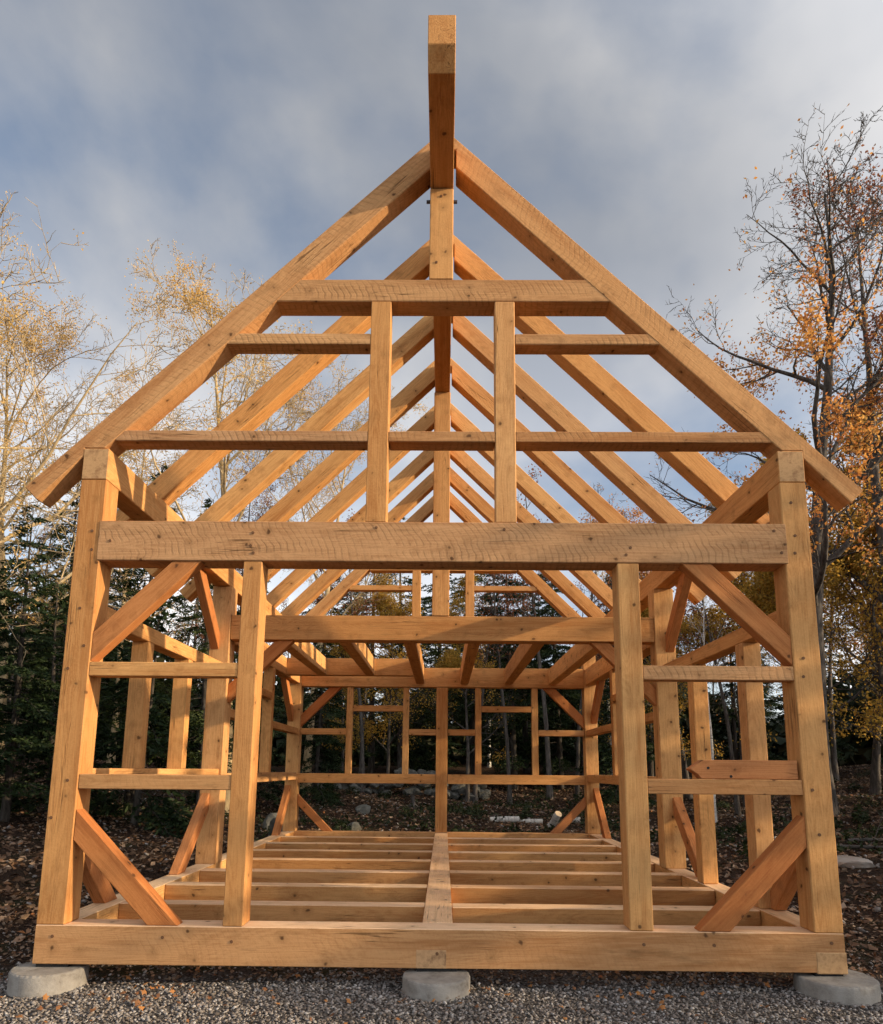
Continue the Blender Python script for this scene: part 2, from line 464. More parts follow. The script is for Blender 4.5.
# loose brace blank lying on the right front girt ------------------------------------
lb = empty('loose_brace', (1.72, .06, 1.132))
tag(lb, 'loose reddish brace timber with a pointed end lying on the right front girt', 'brace timber')
P = [(1.575, 1.192), (1.66, 1.250), (2.25, 1.250), (2.25, 1.132), (1.645, 1.132), (1.625, 1.158)]
o = prism('beam_blank', P, 'y', .018, .10, (1, 0, 0), M_red, None)
o.parent = lb; o.matrix_basis = Matrix.Translation((-1.72, -.06, -1.132)) @ BAS[o.name]
for (x, z) in ((1.69, 1.20), (1.83, 1.148)):
    v = [(math.cos(a * math.pi / 5) * .009, 0, math.sin(a * math.pi / 5) * .009) for a in range(10)] + [(math.cos(a * math.pi / 5) * .009, .01, math.sin(a * math.pi / 5) * .009) for a in range(10)]
    f = [tuple(range(9, -1, -1))] + [(a, (a + 1) % 10, 10 + (a + 1) % 10, 10 + a) for a in range(10)]
    q = mesh_obj('peg_hole', v, f, M_pad); q.parent = lb; q.location = (x - 1.72, .0165 - .06, z - 1.132)

# piers ---------------------------------------------------------------------------------
def pier(x, y, r, label):
    e = empty('concrete_pier', (x, y, -.24)); tag(e, label, 'concrete pier', 'concrete piers under the front sill' if y < 1 else 'concrete piers under the frame')
    bm = bmesh.new(); n = 72; rings = []
    for (rr, z) in ((r, 0), (r, .208), (r - .004, .216), (r - .012, .2195)):
        rings.append([bm.verts.new((math.cos(2 * math.pi * k / n) * rr * (1 + .006 * math.sin(5 * k)), math.sin(2 * math.pi * k / n) * rr, z + .002 * math.sin(3 * k))) for k in range(n)])
    for a, b in zip(rings, rings[1:]):
        for k in range(n): bm.faces.new((a[k], a[(k + 1) % n], b[(k + 1) % n], b[k]))
    bm.faces.new(rings[-1])
    me = bpy.data.meshes.new('drum'); bm.to_mesh(me); bm.free(); me.materials.append(M_conc)
    me.polygons.foreach_set('use_smooth', [len(p_.vertices) == 4 and abs(p_.normal.z) < .3 for p_ in me.polygons])
    o = bpy.data.objects.new('drum', me); COL.objects.link(o); o.parent = e
    # gasket between concrete and sill
    hw = .12
    px0 = max(-H + .02 - x, -hw); px1 = min(H - .02 - x, hw)
    v = [(a, b, c) for c in (.217, .2385) for a, b in ((px0, max(-y + .01, -.15)), (px1, max(-y + .01, -.15)), (px1, .15), (px0, .15))]
    g = mesh_obj('gasket', v, [(0, 3, 2, 1), (4, 5, 6, 7), (0, 1, 5, 4), (1, 2, 6, 5), (2, 3, 7, 6), (3, 0, 4, 7)], M_pad); g.parent = e
pier(-2.345, .035, .212, 'round grey concrete pier under the left corner of the front sill')
pier(-.002, -.035, .20, 'round grey concrete pier under the middle of the front sill')
pier(2.375, .02, .225, 'round grey concrete pier under the right corner of the front sill')
for x, nm in ((-2.345, 'left'), (0, 'middle'), (2.36, 'right')):
    pier(x, 3.2, .2, 'concrete pier in the shade under the %s of the floor, half way back' % nm)

# ------------------------------------------------------------------ terrain
def hill(x, y):
    x = np.asarray(x, float); y = np.asarray(y, float)
    # rises gently all round behind the pad
    dx = np.maximum(np.abs(x) - 3.2, 0); dy = np.maximum(y - 7.6, 0)
    d = np.sqrt(dx ** 2 * (y > -3) + dy ** 2)
    z = -.112 - .028 * np.exp(-((x + 2.6) ** 2 + y ** 2) / .8) + .085 * np.minimum(d, 14) + .055 * np.maximum(d - 14, 0) - .035 * np.maximum(d - 60, 0)
    z += .10 * np.minimum(d / 4, 1) * (np.sin(x * .9 + 1.3) * np.cos(y * .7) + .5 * np.sin(x * 2.3 + y * 1.9))
    z += .35 * np.minimum(d / 20, 1) * np.sin(x * .21 + .7) * np.sin(y * .17 + 2)
    return z
gx = np.concatenate([np.linspace(-160, -20, 29)[:-1], np.linspace(-20, 20, 161), np.linspace(20, 160, 29)[1:]])
gy = np.concatenate([np.linspace(-60, -6, 15)[:-1], np.linspace(-6, 24, 121), np.linspace(24, 200, 45)[1:]])
GX, GY = np.meshgrid(gx, gy)
GZ = hill(GX, GY)
V = np.stack([GX, GY, GZ], -1).reshape(-1, 3)
nx, ny = len(gx), len(gy)
ii = (np.arange(ny - 1)[:, None] * nx + np.arange(nx - 1)[None, :]).ravel()
F = np.stack([ii, ii + 1, ii + nx + 1, ii + nx], -1)

g = NT('forest_ground'); tc = g.n('ShaderNodeTexCoord'); P3 = tc.outputs['Object']
n1 = g.noise(P3, 1.1, 6, .7); n2 = g.noise(P3, 34, 5, .7)
v1 = g.n('ShaderNodeTexVoronoi'); v1.inputs['Scale'].default_value = 22; g.l(P3, v1.inputs['Vector'])
litter = g.ramp(g.math('MULTIPLY_ADD', n2.outputs['Fac'], .6, g.math('MULTIPLY', v1.outputs['Color'], .4)) if False else n2.outputs['Fac'],
                [(.30, (.012, .008, .006)), (.46, (.034, .021, .014)), (.58, (.07, .043, .028)), (.72, (.12, .08, .055))])
vc = g.ramp(v1.outputs['Distance'], [(0, (1.5, 1.25, 1.0)), (.5, (.6, .55, .5))])
litter = g.mix(.7, litter, vc, 'MULTIPLY')
moss = g.mix(g.ramp(n1.outputs['Fac'], [(.52, 0.0), (.64, .7)]), litter, (.022, .030, .010))
v2 = g.n('ShaderNodeTexVoronoi'); v2.inputs['Scale'].default_value = 48; g.l(P3, v2.inputs['Vector'])
grav = g.ramp(g.n('ShaderNodeSeparateColor').outputs[0] if False else v2.outputs['Distance'], [(0, (.24, .22, .205)), (.45, (.11, .10, .092)), (.8, (.03, .026, .022))])
sx = g.n('ShaderNodeSeparateXYZ'); g.l(P3, sx.inputs[0])
edge = g.math('ADD', sx.outputs[1], g.math('MULTIPLY', n1.outputs['Fac'], 1.2))
gm = g.ramp(g.math('MULTIPLY_ADD', edge, -1.0, 1.2), [(.15, 0.0), (.5, 1.0)])
col = g.mix(gm, moss, grav)
g.l(col, g.b.inputs['Base Color']); g.rough(.95); g.spec(.1)
g.bump(g.math('ADD', n2.outputs['Fac'], g.math('MULTIPLY', v2.outputs['Distance'], -.6)), .03)
me = np_mesh('ground', V, F, 4, g.m); me.polygons.foreach_set('use_smooth', [True] * len(me.polygons))
o = bpy.data.objects.new('ground', me); COL.objects.link(o); tag(o, kind='structure')

# gravel: real stones ------------------------------------------------------------------------
rng = np.random.default_rng(5)
def scatter_polyhedra(n, xs, ys, smin, smax, mat, name, zoff=0.0, dens=None):
    base = np.array([(1, 0, 0), (-1, 0, 0), (0, 1, 0), (0, -1, 0), (0, 0, 1), (0, 0, -1), (.6, .6, .55), (-.6, .6, .5), (.55, -.6, .5), (-.6, -.55, .55)], float)
    fc = np.array([(0, 6, 8), (6, 4, 8), (0, 2, 6), (2, 4, 6), (2, 7, 4), (2, 1, 7), (1, 9, 7), (7, 9, 4), (1, 3, 9), (3, 8, 9), (9, 8, 4), (3, 0, 8), (0, 3, 5), (3, 1, 5), (1, 2, 5), (2, 0, 5)])
    x = rng.uniform(*xs, n); y = rng.uniform(*ys, n)
    if dens is not None:
        k = rng.random(n) < dens(x, y); x, y = x[k], y[k]; n = len(x)
    s = rng.uniform(smin, smax, n) * rng.uniform(.6, 1.1, n)
    B = base[None] * (1 + rng.normal(0, .16, (n, 10, 3))) * np.stack([s, s * rng.uniform(.6, 1, n), s * rng.uniform(.45, .8, n)], -1)[:, None, :]
    a = rng.uniform(0, 6.28, n); c, sn = np.cos(a)[:, None], np.sin(a)[:, None]
    t = rng.normal(0, .4, n)[:, None]
    X = B[..., 0] * c - B[..., 1] * sn; Y = B[..., 0] * sn + B[..., 1] * c; Z = B[..., 2] + X * t
    Vv = np.stack([X + x[:, None], Y + y[:, None], Z + (hill(x, y) + zoff + s * .25)[:, None]], -1).reshape(-1, 3)
    Ff = (fc[None] + (np.arange(n) * 10)[:, None, None]).reshape(-1, 3)
    me = np_mesh(name, Vv, Ff, 3, mat)
    o = bpy.data.objects.new(name, me); COL.objects.link(o); return o
gw = NT('gravel_stone'); ge = gw.n('ShaderNodeNewGeometry'); t_ = gw.n('ShaderNodeTexCoord')
gn = gw.noise(t_.outputs['Object'], 60, 4)
gc = gw.ramp(ge.outputs['Random Per Island'], [(0, (.07, .055, .045)), (.3, (.18, .155, .135)), (.55, (.28, .255, .235)), (.75, (.14, .105, .08)), (.92, (.42, .40, .38)), (1, (.28, .20, .15))])
gc = gw.mix(.5, gc, gw.ramp(gn.outputs['Fac'], [(.3, .5), (.7, 1.2)]), 'MULTIPLY')
gw.l(gc, gw.b.inputs['Base Color']); gw.rough(.85)
o = scatter_polyhedra(52000, (-3.5, 3.5), (-1.1, 1.2), .005, .015, gw.m, 'gravel', dens=lambda x, y: np.clip(1.1 - np.maximum(y + .05 + .12 * np.sin(x * 3), 0) * 3.2, .12, 1))
tag(o, 'loose grey gravel stones spread in front of the sill', 'gravel', kind='stuff')
o = scatter_polyhedra(6500, (-9, 11), (1.0, 14), .012, .05, gw.m, 'small_stones', dens=lambda x, y: np.where((np.abs(x) < 2.4) & (y < 6.4) & (y > .2), .25, .55))
tag(o, 'scattered small stones on the forest floor round the frame', 'small stones', kind='stuff')

# leaf quads --------------------------------------------------------------------------------------
def leaves_mesh(name, P, size, mat, flat=None, aspect=.6, fold=.25):
    """diamond leaf of two triangles folded on the midrib at each point"""
    n = len(P)
    size = np.broadcast_to(size, (n,)) * rng.uniform(.65, 1.3, n)
    d = rng.normal(0, 1, (n, 3));
    if flat: d[:, 2] *= flat
    d /= np.linalg.norm(d, axis=1)[:, None]
    r = rng.normal(0, 1, (n, 3))
    if flat: r[:, 2] *= flat
    s = np.cross(d, np.cross(r, d)); s /= np.linalg.norm(s, axis=1)[:, None] + 1e-9
    nrm = np.cross(d, s)
    a = P - d * size[:, None] * .5; b = P + d * size[:, None] * .5
    w = size[:, None] * aspect * .5; fo = size[:, None] * fold * .5
    m1 = P + s * w + nrm * fo; m2 = P - s * w + nrm * fo
    Vv = np.stack([a, m1, b, m2], 1).reshape(-1, 3)
    k = np.arange(n)[:, None] * 4
    Ff = np.concatenate([k + [0, 1, 2], k + [0, 2, 3]], 1).reshape(-1, 3)
    return np_mesh(name, Vv, Ff, 3, mat)

M_fallen = leafmat('fallen_leaf', [(0, (.022, .012, .008)), (.3, (.09, .048, .027)), (.55, (.18, .105, .06)), (.75, (.27, .19, .13)), (.9, (.28, .11, .035)), (1, (.14, .025, .015))], .05, 3)
n = 52000
x = rng.uniform(-13, 15, n); y = rng.uniform(.9, 20, n)
Pl = np.stack([x, y, hill(x, y) + rng.uniform(.006, .035, n)], -1)
me = leaves_mesh('leaf_litter', Pl, .085, M_fallen, flat=.28)
o = bpy.data.objects.new('leaf_litter', me); COL.objects.link(o); tag(o, 'brown leaf litter covering the ground behind the frame', 'leaf litter', kind='stuff')
n = 9000
x = rng.uniform(-4.2, 4.2, n); y = rng.uniform(.08, 2.6, n)
Pl = np.stack([x, y, hill(x, y) + rng.uniform(.004, .02, n)], -1)
me = leaves_mesh('leaf_crumbs', Pl, .034, M_fallen, flat=.3, aspect=.7)
o = bpy.data.objects.new('leaf_crumbs', me); COL.objects.link(o); tag(o, 'small brown leaf crumbs on the soil under the front of the floor', 'leaf litter', kind='stuff')
M_bright = leafmat('fresh_fallen_leaf', [(0, (.10, .05, .03)), (.4, (.22, .10, .045)), (.7, (.42, .19, .06)), (1, (.22, .03, .02))], .1, 3)
V_, F_, b0 = [], [], 0
for k in range(300):
    x, y = rng.uniform(-3.2, 3.2), rng.uniform(-.7, 1.2)
    if rng.random() < .35: x, y = rng.choice([-1.7, -1.55, .1, 1.2]) + rng.normal(0, .12), -.15 + rng.normal(0, .12)
    a0 = rng.uniform(0, 6.28); sz = rng.uniform(.012, .028)
    rad = np.array([1, .55, .85, .45, .7, .35, .7, .45, .85, .55]) * rng.uniform(.75, 1.1, 10) * sz
    aa = a0 + np.arange(10) * .628
    tilt = rng.normal(0, .35, 2); lx, ly = np.cos(aa) * rad, np.sin(aa) * rad
    lz = lx * tilt[0] + ly * tilt[1] + rng.uniform(-.3, .3, 10) * rad
    ring = np.stack([lx + x, ly + y, lz + float(hill(x, y)) + .018], -1)
    V_.append(np.concatenate([ring, [[x, y, float(hill(x, y)) + .021]]]))
    F_.append(np.stack([np.arange(10), (np.arange(10) + 1) % 10, np.full(10, 10)], -1) + b0); b0 += 11
me = np_mesh('fallen_leaves', np.concatenate(V_), np.concatenate(F_), 3, M_bright)
o = bpy.data.objects.new('fallen_leaves', me); COL.objects.link(o); tag(o, 'orange and red fallen leaves on the front gravel', 'fallen leaves', kind='stuff')
# low green plants
pts = []
cl = rng.uniform([-9, 7.2], [12, 18], (130, 2)); 
cl = np.concatenate([cl, rng.uniform([-.3, 8], [4.2, 13], (34, 2)), rng.uniform([4.2, 3], [9, 9], (40, 2))])
for cx, cy in cl:
    k = rng.integers(25, 80); rr = rng.uniform(.15, .5)
    a = rng.uniform(0, 6.28, k); q = rr * np.sqrt(rng.random(k))
    X = cx + q * np.cos(a); Y = cy + q * np.sin(a)
    pts.append(np.stack([X, Y, hill(X, Y) + rng.uniform(.02, .26, k) * (1 - q / rr * .6)], -1))
pts = np.concatenate(pts)
M_low = leafmat('low_plant_leaf', [(0, (.010, .016, .006)), (.5, (.026, .038, .013)), (.85, (.05, .058, .02)), (1, (.12, .085, .03))], .25, 1.2)
me = leaves_mesh('low_plants', pts, .085, M_low, flat=.6)
o = bpy.data.objects.new('low_plants', me); COL.objects.link(o); tag(o, 'low green plants dotted over the forest floor', 'undergrowth', kind='stuff')

# ------------------------------------------------------------------ stones, logs
M_rock = simple('fieldstone', [(.25, (.03, .03, .025)), (.45, (.09, .088, .075)), (.62, (.16, .155, .135)), (.78, (.04, .05, .025))], 2.6, .9, .02, 8, rnd=.5)
M_rockp = simple('pale_rock', [(.25, (.16, .12, .09)), (.5, (.34, .29, .24)), (.75, (.42, .37, .32))], 5, .9, .01, 8)
def rock_mesh(sx_, sy_, sz_, seed, mat):
    r = random.Random(seed); bm = bmesh.new()
    bmesh.ops.create_icosphere(bm, subdivisions=3, radius=1)
    pl = [(Vector((r.gauss(0, 1), r.gauss(0, 1), r.gauss(0, 1))).normalized(), r.uniform(.62, .92)) for _ in range(13)]
    for v in bm.verts:
        for nn, dd in pl:
            t = v.co.dot(nn)
            if t > dd: v.co -= nn * (t - dd)
        v.co += v.co.normalized() * r.uniform(-.02, .02)
        v.co = Vector((v.co.x * sx_, v.co.y * sy_, v.co.z * sz_))
    me = bpy.data.meshes.new('stone'); bm.to_mesh(me); bm.free(); me.materials.append(mat); return me
stones = [rock_mesh(1, .8, .62, k, M_rock) for k in range(6)]
def hz(x, y): return float(hill(x, y))
wall = empty('stone_wall', (-.9, 15.0, hz(-.9, 15)))
tag(wall, 'tumbled old grey fieldstone wall at the forest edge behind the back girt', 'stone wall')
r = random.Random(12)
for i in range(74):
    t = i / 73
    x = -4.4 + 5.6 * t + r.uniform(-.1, .1)
    y = 15.0 + r.uniform(-.25, .25)
    lay = 0 if r.random() < .55 else 1
    if 2.6 < x: lay = 0
    if -1.4 < x < -.2 and r.random() < .5: lay = 2
    s = r.uniform(.15, .30)
    o = bpy.data.objects.new('stone', r.choice(stones)); COL.objects.link(o); o.parent = wall
    o.location = (x + .9, y - 15, hz(x, y) - wall.location.z + s * .35 + lay * .24)
    o.rotation_euler = (r.uniform(-.3, .3), r.uniform(-.3, .3), r.uniform(0, 6)); o.scale = (s, s, s)
def rock(x, y, s, label, mat=None, sc_=(1, 1, 1), zf=.2):
    o = bpy.data.objects.new('rock', rock_mesh(s * sc_[0], s * sc_[1], s * sc_[2], int(x * 10 + y * 7) + 60, mat or M_rock)); COL.objects.link(o)
    o.location = (x, y, hz(x, y) + s * zf * sc_[2]); o.rotation_euler = (0, 0, x)
    tag(o, label, 'rock')
rock(4.95, 4.2, .34, 'flat pale rock on the ground outside the right front post', M_rockp, (1.1, .6, .28))
rock(-1.9, 11.6, .26, 'mossy grey boulder in the leaf litter low behind the left back studs', None, (1.2, .8, .6))
rock(-1.75, 9.0, .15, 'smaller grey stone lying in the leaf litter behind the left side of the floor')
rock(-3.0, 8.4, .33, 'large grey boulder just beyond the left back post', None, (.8, .8, 1.2))
rock(-3.3, 9.2, .3, 'lichen-grey boulder behind the one beyond the left back post')
rock(5.9, 3.4, .07, 'fist sized pale stone on the dirt right of the flat rock', M_rockp, (1.2, .8, .6))

M_birch = simple('birch_bark', [(.35, (.08, .07, .06)), (.44, (.48, .45, .40)), (.7, (.66, .63, .57))], 3, .7, .003, 6, stretch=(1.2, 1.2, 7))
M_cut = simple('cut_wood', [(.3, (.50, .36, .22)), (.7, (.62, .48, .32))], 18, .8, .002)
def log(x, y, L, r_, rz, tilt, label, lift=0, group=None):
    n = 14; vs = []; fs = []
    for j in range(7):
        t = j / 6 - .5
        for k in range(n):
            a = 2 * math.pi * k / n; q = r_ * (1 + .05 * math.sin(3 * a + j) + .03 * math.sin(j * 2.1))
            vs.append((math.cos(a) * q + .02 * math.sin(j), math.sin(a) * q, t * L))
    for j in range(6):
        for k in range(n): fs.append((j * n + k, j * n + (k + 1) % n, (j + 1) * n + (k + 1) % n, (j + 1) * n + k))
    o = mesh_obj('birch_log', vs, fs, M_birch, smooth=True)
    for j in (0, 6):
        c = mesh_obj('cut_end', [vs[j * n + k] for k in range(n)], [tuple(range(n))[::(-1 if j == 0 else 1)]], M_cut); c.parent = o
    o.location = (x, y, hz(x, y) + r_ * .8 + lift); o.rotation_euler = (R(90) - tilt, 0, rz)
    tag(o, label, 'log', group)
log(1.25, 10.0, .62, .065, R(98), .03, 'pale birch log lying leftmost of the cut logs beyond the back sill')
log(1.83, 10.2, .50, .055, R(84), .05, 'thin pale birch log in the middle of the cut logs beyond the back sill')
log(2.25, 9.7, .42, .075, R(28), .75, 'short pale birch log tilted up at the right of the cut logs', .1)
log(2.75, 10.3, .3, .06, R(70), .1, 'stubby birch log end beside the right back brace')
M_bark = simple('dark_bark', [(.3, (.020, .016, .013)), (.55, (.065, .055, .045)), (.75, (.12, .105, .09))], 5, .95, .02, 8, stretch=(3, 3, .7), rnd=.4)
M_barkg = simple('grey_bark', [(.3, (.030, .025, .022)), (.5, (.085, .073, .063)), (.75, (.17, .15, .13))], 5, .95, .02, 8, stretch=(3, 3, .8), rnd=.3)
M_barkp = simple('pale_bark', [(.3, (.17, .12, .07)), (.5, (.42, .31, .17)), (.75, (.60, .47, .28))], 4, .9, .01, 6, stretch=(2, 2, 1))

# ------------------------------------------------------------------ trees
def tube(pts, rad, sides, V, F, base):
    pts = np.asarray(pts); n = len(pts)
    tan = np.gradient(pts, axis=0); tan /= np.linalg.norm(tan, axis=1)[:, None] + 1e-9
    ref = np.array([0, 0, 1.0]) if abs(tan[0, 2]) < .9 else np.array([1.0, 0, 0])
    s = np.cross(tan, ref); s /= np.linalg.norm(s, axis=1)[:, None] + 1e-9
    t = np.cross(tan, s)
    a = np.arange(sides) * 2 * np.pi / sides
    ring = (s[:, None, :] * np.cos(a)[None, :, None] + t[:, None, :] * np.sin(a)[None, :, None]) * np.asarray(rad)[:, None, None] + pts[:, None, :]
    V.append(ring.reshape(-1, 3))
    i = np.arange(n - 1)[:, None] * sides; k = np.arange(sides)[None, :]; k2 = (k + 1) % sides
    F.append(np.stack([i + k, i + k2, i + sides + k2, i + sides + k], -1).reshape(-1, 4) + base)
    return base + n * sides

def hardwood(seed, height, spread, r0, leaf_n, leaf_size, leafm, barkm, clear=.35, levels=4, updir=.5, lean=(0, 0), top_bare=.0, dens=(16, 9, 6, 4), leaf_sd=.10, rmin=.003):
    g_ = np.random.default_rng(seed); V, F = [], []; base = 0; tips = []
    def path(p, d, L, n, wand, up):
        pts = [p]; d = d / np.linalg.norm(d)
        for i in range(n):
            d = d + g_.normal(0, wand, 3) + np.array([0, 0, up / n]); d /= np.linalg.norm(d)
            pts.append(pts[-1] + d * L / n)
        return np.array(pts)
    def grow(p, d, L, r, lev):
        nonlocal base
        n = (14, 8, 6, 4, 3)[lev]; sides = (9, 6, 4, 3, 3)[lev]
        pts = path(p, d, L, n, (.035, .13, .17, .2, .2)[lev], (.0, updir, updir * .6, .3, .2)[lev])
        rad = r * (1 - np.linspace(0, 1, n + 1) * (.88 if lev else .90)) + .0015
        if lev == 0: rad[0] *= 1.45; rad[1] *= 1.08
        base = tube(pts, rad, sides, V, F, base)
        if lev >= levels:
            tips.append(pts); return
        m = dens[lev]; t0 = clear if lev == 0 else .18
        for i in range(m):
            t = t0 + (1 - t0) * ((i + g_.random()) / m) ** (1.0 if lev else .9)
            t = min(t, .99)
            q = t * n; k = min(int(q), n - 1); f = q - k
            pp = pts[k] * (1 - f) + pts[k + 1] * f; dd = pts[k + 1] - pts[k]; dd /= np.linalg.norm(dd)
            side = np.cross(dd, g_.normal(0, 1, 3)); side /= np.linalg.norm(side) + 1e-9
            ang = g_.uniform(.55, 1.1) if lev else g_.uniform(.7, 1.15) * (1.0 - .35 * (t - t0))
            nd = dd * np.cos(ang) + side * np.sin(ang)
            if lev == 0: Lc = spread * (1.0 - .62 * (t - t0) / (1 - t0)) * g_.uniform(.7, 1.15)
            else: Lc = L * g_.uniform(.32, .58) * (1.1 - .5 * t)
            rc = min(r * (1 - t * .88) * g_.uniform(.35, .6), .03 * Lc + .002) if lev else min(r * (1 - t * .85) * .55, .024 * Lc + .008)
            grow(pp, nd, Lc, max(rc, rmin), lev + 1)
        if lev >= 2: tips.append(pts[-2:])
    grow(np.zeros(3), np.array([lean[0], lean[1], 1.0]), height, r0, 0)
    me = np_mesh('trunk', np.concatenate(V), np.concatenate(F), 4, barkm)
    me.polygons.foreach_set('use_smooth', [True] * len(me.polygons))
    T = np.concatenate([t[1:] for t in tips])
    # leaves come in clumps: some twigs are full, others bare
    cl_ = np.sin(T[:, 0] * 1.9 + seed) + np.sin(T[:, 1] * 2.3 + 1.7 * seed) + np.sin(T[:, 2] * 1.6 + .6 * seed)
    w = np.clip(.40 + .32 * cl_, .06, 1.5)
    if top_bare: w *= np.clip((height * (1 - top_bare * .25) - T[:, 2]) / (height * top_bare), .03, 1)
    keep = g_.random(len(T)) < np.where(w > .5, .6, .25); w = w * keep + 1e-5
    idx = g_.choice(len(T), leaf_n, p=w / w.sum())
    P = T[idx] + g_.normal(0, leaf_sd, (leaf_n, 3))
    lm = leaves_mesh('crown', P, leaf_size, leafm)
    return me, lm

def conifer(seed, height, width, needle, bare=.12, dens=1.0, droop=.25):
    g_ = np.random.default_rng(seed); V, F = [], []; base = 0; N = []
    pts = np.stack([.12 * np.sin(np.linspace(0, 3, 12) + seed), .1 * np.cos(np.linspace(0, 2.4, 12) + seed), np.linspace(0, height, 12)], -1); pts -= pts[0]
    r0 = .012 * height + .02
    base = tube(pts, r0 * (1 - np.linspace(0, 1, 12) * .94), 8, V, F, base)
    nb = int(height * 11 * dens)
    for i in range(nb):
        t = bare + (1 - bare) * (i + g_.random()) / nb
        z = t * height; a = g_.uniform(0, 6.28)
        L = width * (1 - t) ** .75 * g_.uniform(.55, 1.15) + .15
        if t < .3: L *= g_.uniform(.5, 1.05)
        el = g_.uniform(-.15, .25) + .5 * (t - .5)
        d = np.array([np.cos(a) * np.cos(el), np.sin(a) * np.cos(el), np.sin(el)])
        s = np.linspace(0, 1, 7)
        q = np.array([np.interp(z, pts[:, 2], pts[:, 0]), np.interp(z, pts[:, 2], pts[:, 1]), z])
        bp = q + d * (s * L)[:, None]; bp[:, 2] -= droop * L * s ** 2 * .8
        base = tube(bp, .012 * L * (1 - s * .85) + .003, 4, V, F, base)
        side = np.array([-np.sin(a), np.cos(a), 0])
        m = int(9 * L / .9 * dens) + 4
        for j in range(m):
            f = .2 + .8 * (j + g_.random()) / m
            o_ = np.array([np.interp(f, s, bp[:, c]) for c in range(3)])
            sg = 1 if j % 2 else -1
            l2 = .42 * L * (1 - f * .7) * g_.uniform(.6, 1.1) + .08
            dd = d * .75 + side * sg * .8; dd[2] = -.18 + g_.normal(0, .12); dd /= np.linalg.norm(dd)
            k = max(3, int(l2 / .055))
            u = np.linspace(.08, 1, k)[:, None]
            pp = o_ + dd * u * l2; pp[:, 2] -= .15 * l2 * u[:, 0] ** 2
            N.append(np.concatenate([pp, np.tile(dd, (k, 1))], 1))
    N = np.concatenate(N); P, D = N[:, :3], N[:, 3:]
    P = np.concatenate([P, P + g_.normal(0, .02, P.shape)]); D = np.concatenate([D, D])
    n = len(P); D = D + g_.normal(0, .45, D.shape); D /= np.linalg.norm(D, axis=1)[:, None]
    W = np.cross(D, g_.normal(0, 1, D.shape) * [.5, .5, 1]); W /= np.linalg.norm(W, axis=1)[:, None] + 1e-9
    ln = g_.uniform(.09, .17, n)[:, None]; wd = g_.uniform(.016, .034, n)[:, None]
    Vv = np.stack([P - D * ln * .2, P + D * ln * .35 + W * wd, P + D * ln, P + D * ln * .35 - W * wd], 1).reshape(-1, 3)
    Ff = np.arange(n * 4).reshape(-1, 4)
    return np_mesh('trunk', np.concatenate(V), np.concatenate(F), 4, M_bark), np_mesh('crown', Vv, Ff, 4, needle)

M_ndl = leafmat('needles', [(0, (.008, .016, .007)), (.4, (.018, .034, .012)), (.75, (.036, .055, .018)), (1, (.065, .075, .022))], .2, .8)
M_ndl2 = leafmat('hemlock_needles', [(0, (.012, .022, .007)), (.45, (.03, .046, .014)), (.8, (.06, .075, .02)), (1, (.11, .10, .03))], .25, .8)
M_gold = leafmat('golden_leaf', [(0, (.34, .18, .05)), (.35, (.62, .38, .10)), (.7, (.74, .50, .17)), (1, (.60, .25, .10))], .45, .9)
M_oak = leafmat('orange_oak_leaf', [(0, (.22, .08, .035)), (.3, (.46, .18, .055)), (.6, (.62, .30, .075)), (.85, (.68, .40, .12)), (1, (.32, .12, .05))], .55, .7)
M_yel = leafmat('yellow_leaf', [(0, (.16, .11, .03)), (.35, (.42, .27, .05)), (.65, (.62, .38, .07)), (.9, (.55, .26, .05)), (1, (.09, .11, .03))], .55, .8)
M_rus = leafmat('russet_leaf', [(0, (.08, .032, .02)), (.4, (.20, .075, .045)), (.8, (.36, .14, .06)), (1, (.45, .24, .09))], .45, .8)

def place(kind, meshes, x, y, rz, sc_, label, cat='tree', group=None, sink=.05):
    e = empty(kind, (x, y, hz(x, y) - sink), rz); e.scale = (sc_, sc_, sc_)
    tag(e, label, cat, group)
    for nm, me in zip(('trunk', 'crown'), meshes):
        o = bpy.data.objects.new(nm, me); COL.objects.link(o); o.parent = e
    return e

# sunlit pale hardwoods on the left
A = hardwood(11, 12.4, 7.4, .17, 14500, .055, M_gold, M_barkp, clear=.22, updir=.34, dens=(22, 10, 6, 3), rmin=.007)
B = hardwood(23, 13.0, 5.6, .13, 9500, .052, M_gold, M_barkp, clear=.34, updir=.5, dens=(17, 9, 6, 3), rmin=.007)
place('hardwood_tree', A, -9.1, 8.0, 1.3, .87, 'tall pale-limbed tree with sparse golden leaves at the left edge of the photo')
place('hardwood_tree', A, -11.6, 13.0, 2.4, .90, 'pale golden-leaved tree standing behind the one at the left edge')
place('hardwood_tree', B, -4.75, 10.4, 1.0, .95, 'slender pale tree with sparse gold leaves seen through the left rafters')
place('hardwood_tree', B, -9.4, 14.5, 3.1, .80, 'thin golden tree between the left edge tree and the left rafters')
place('hardwood_tree', B, -3.9, 14.6, 4.4, .88, 'golden tree low behind the middle left rafters')
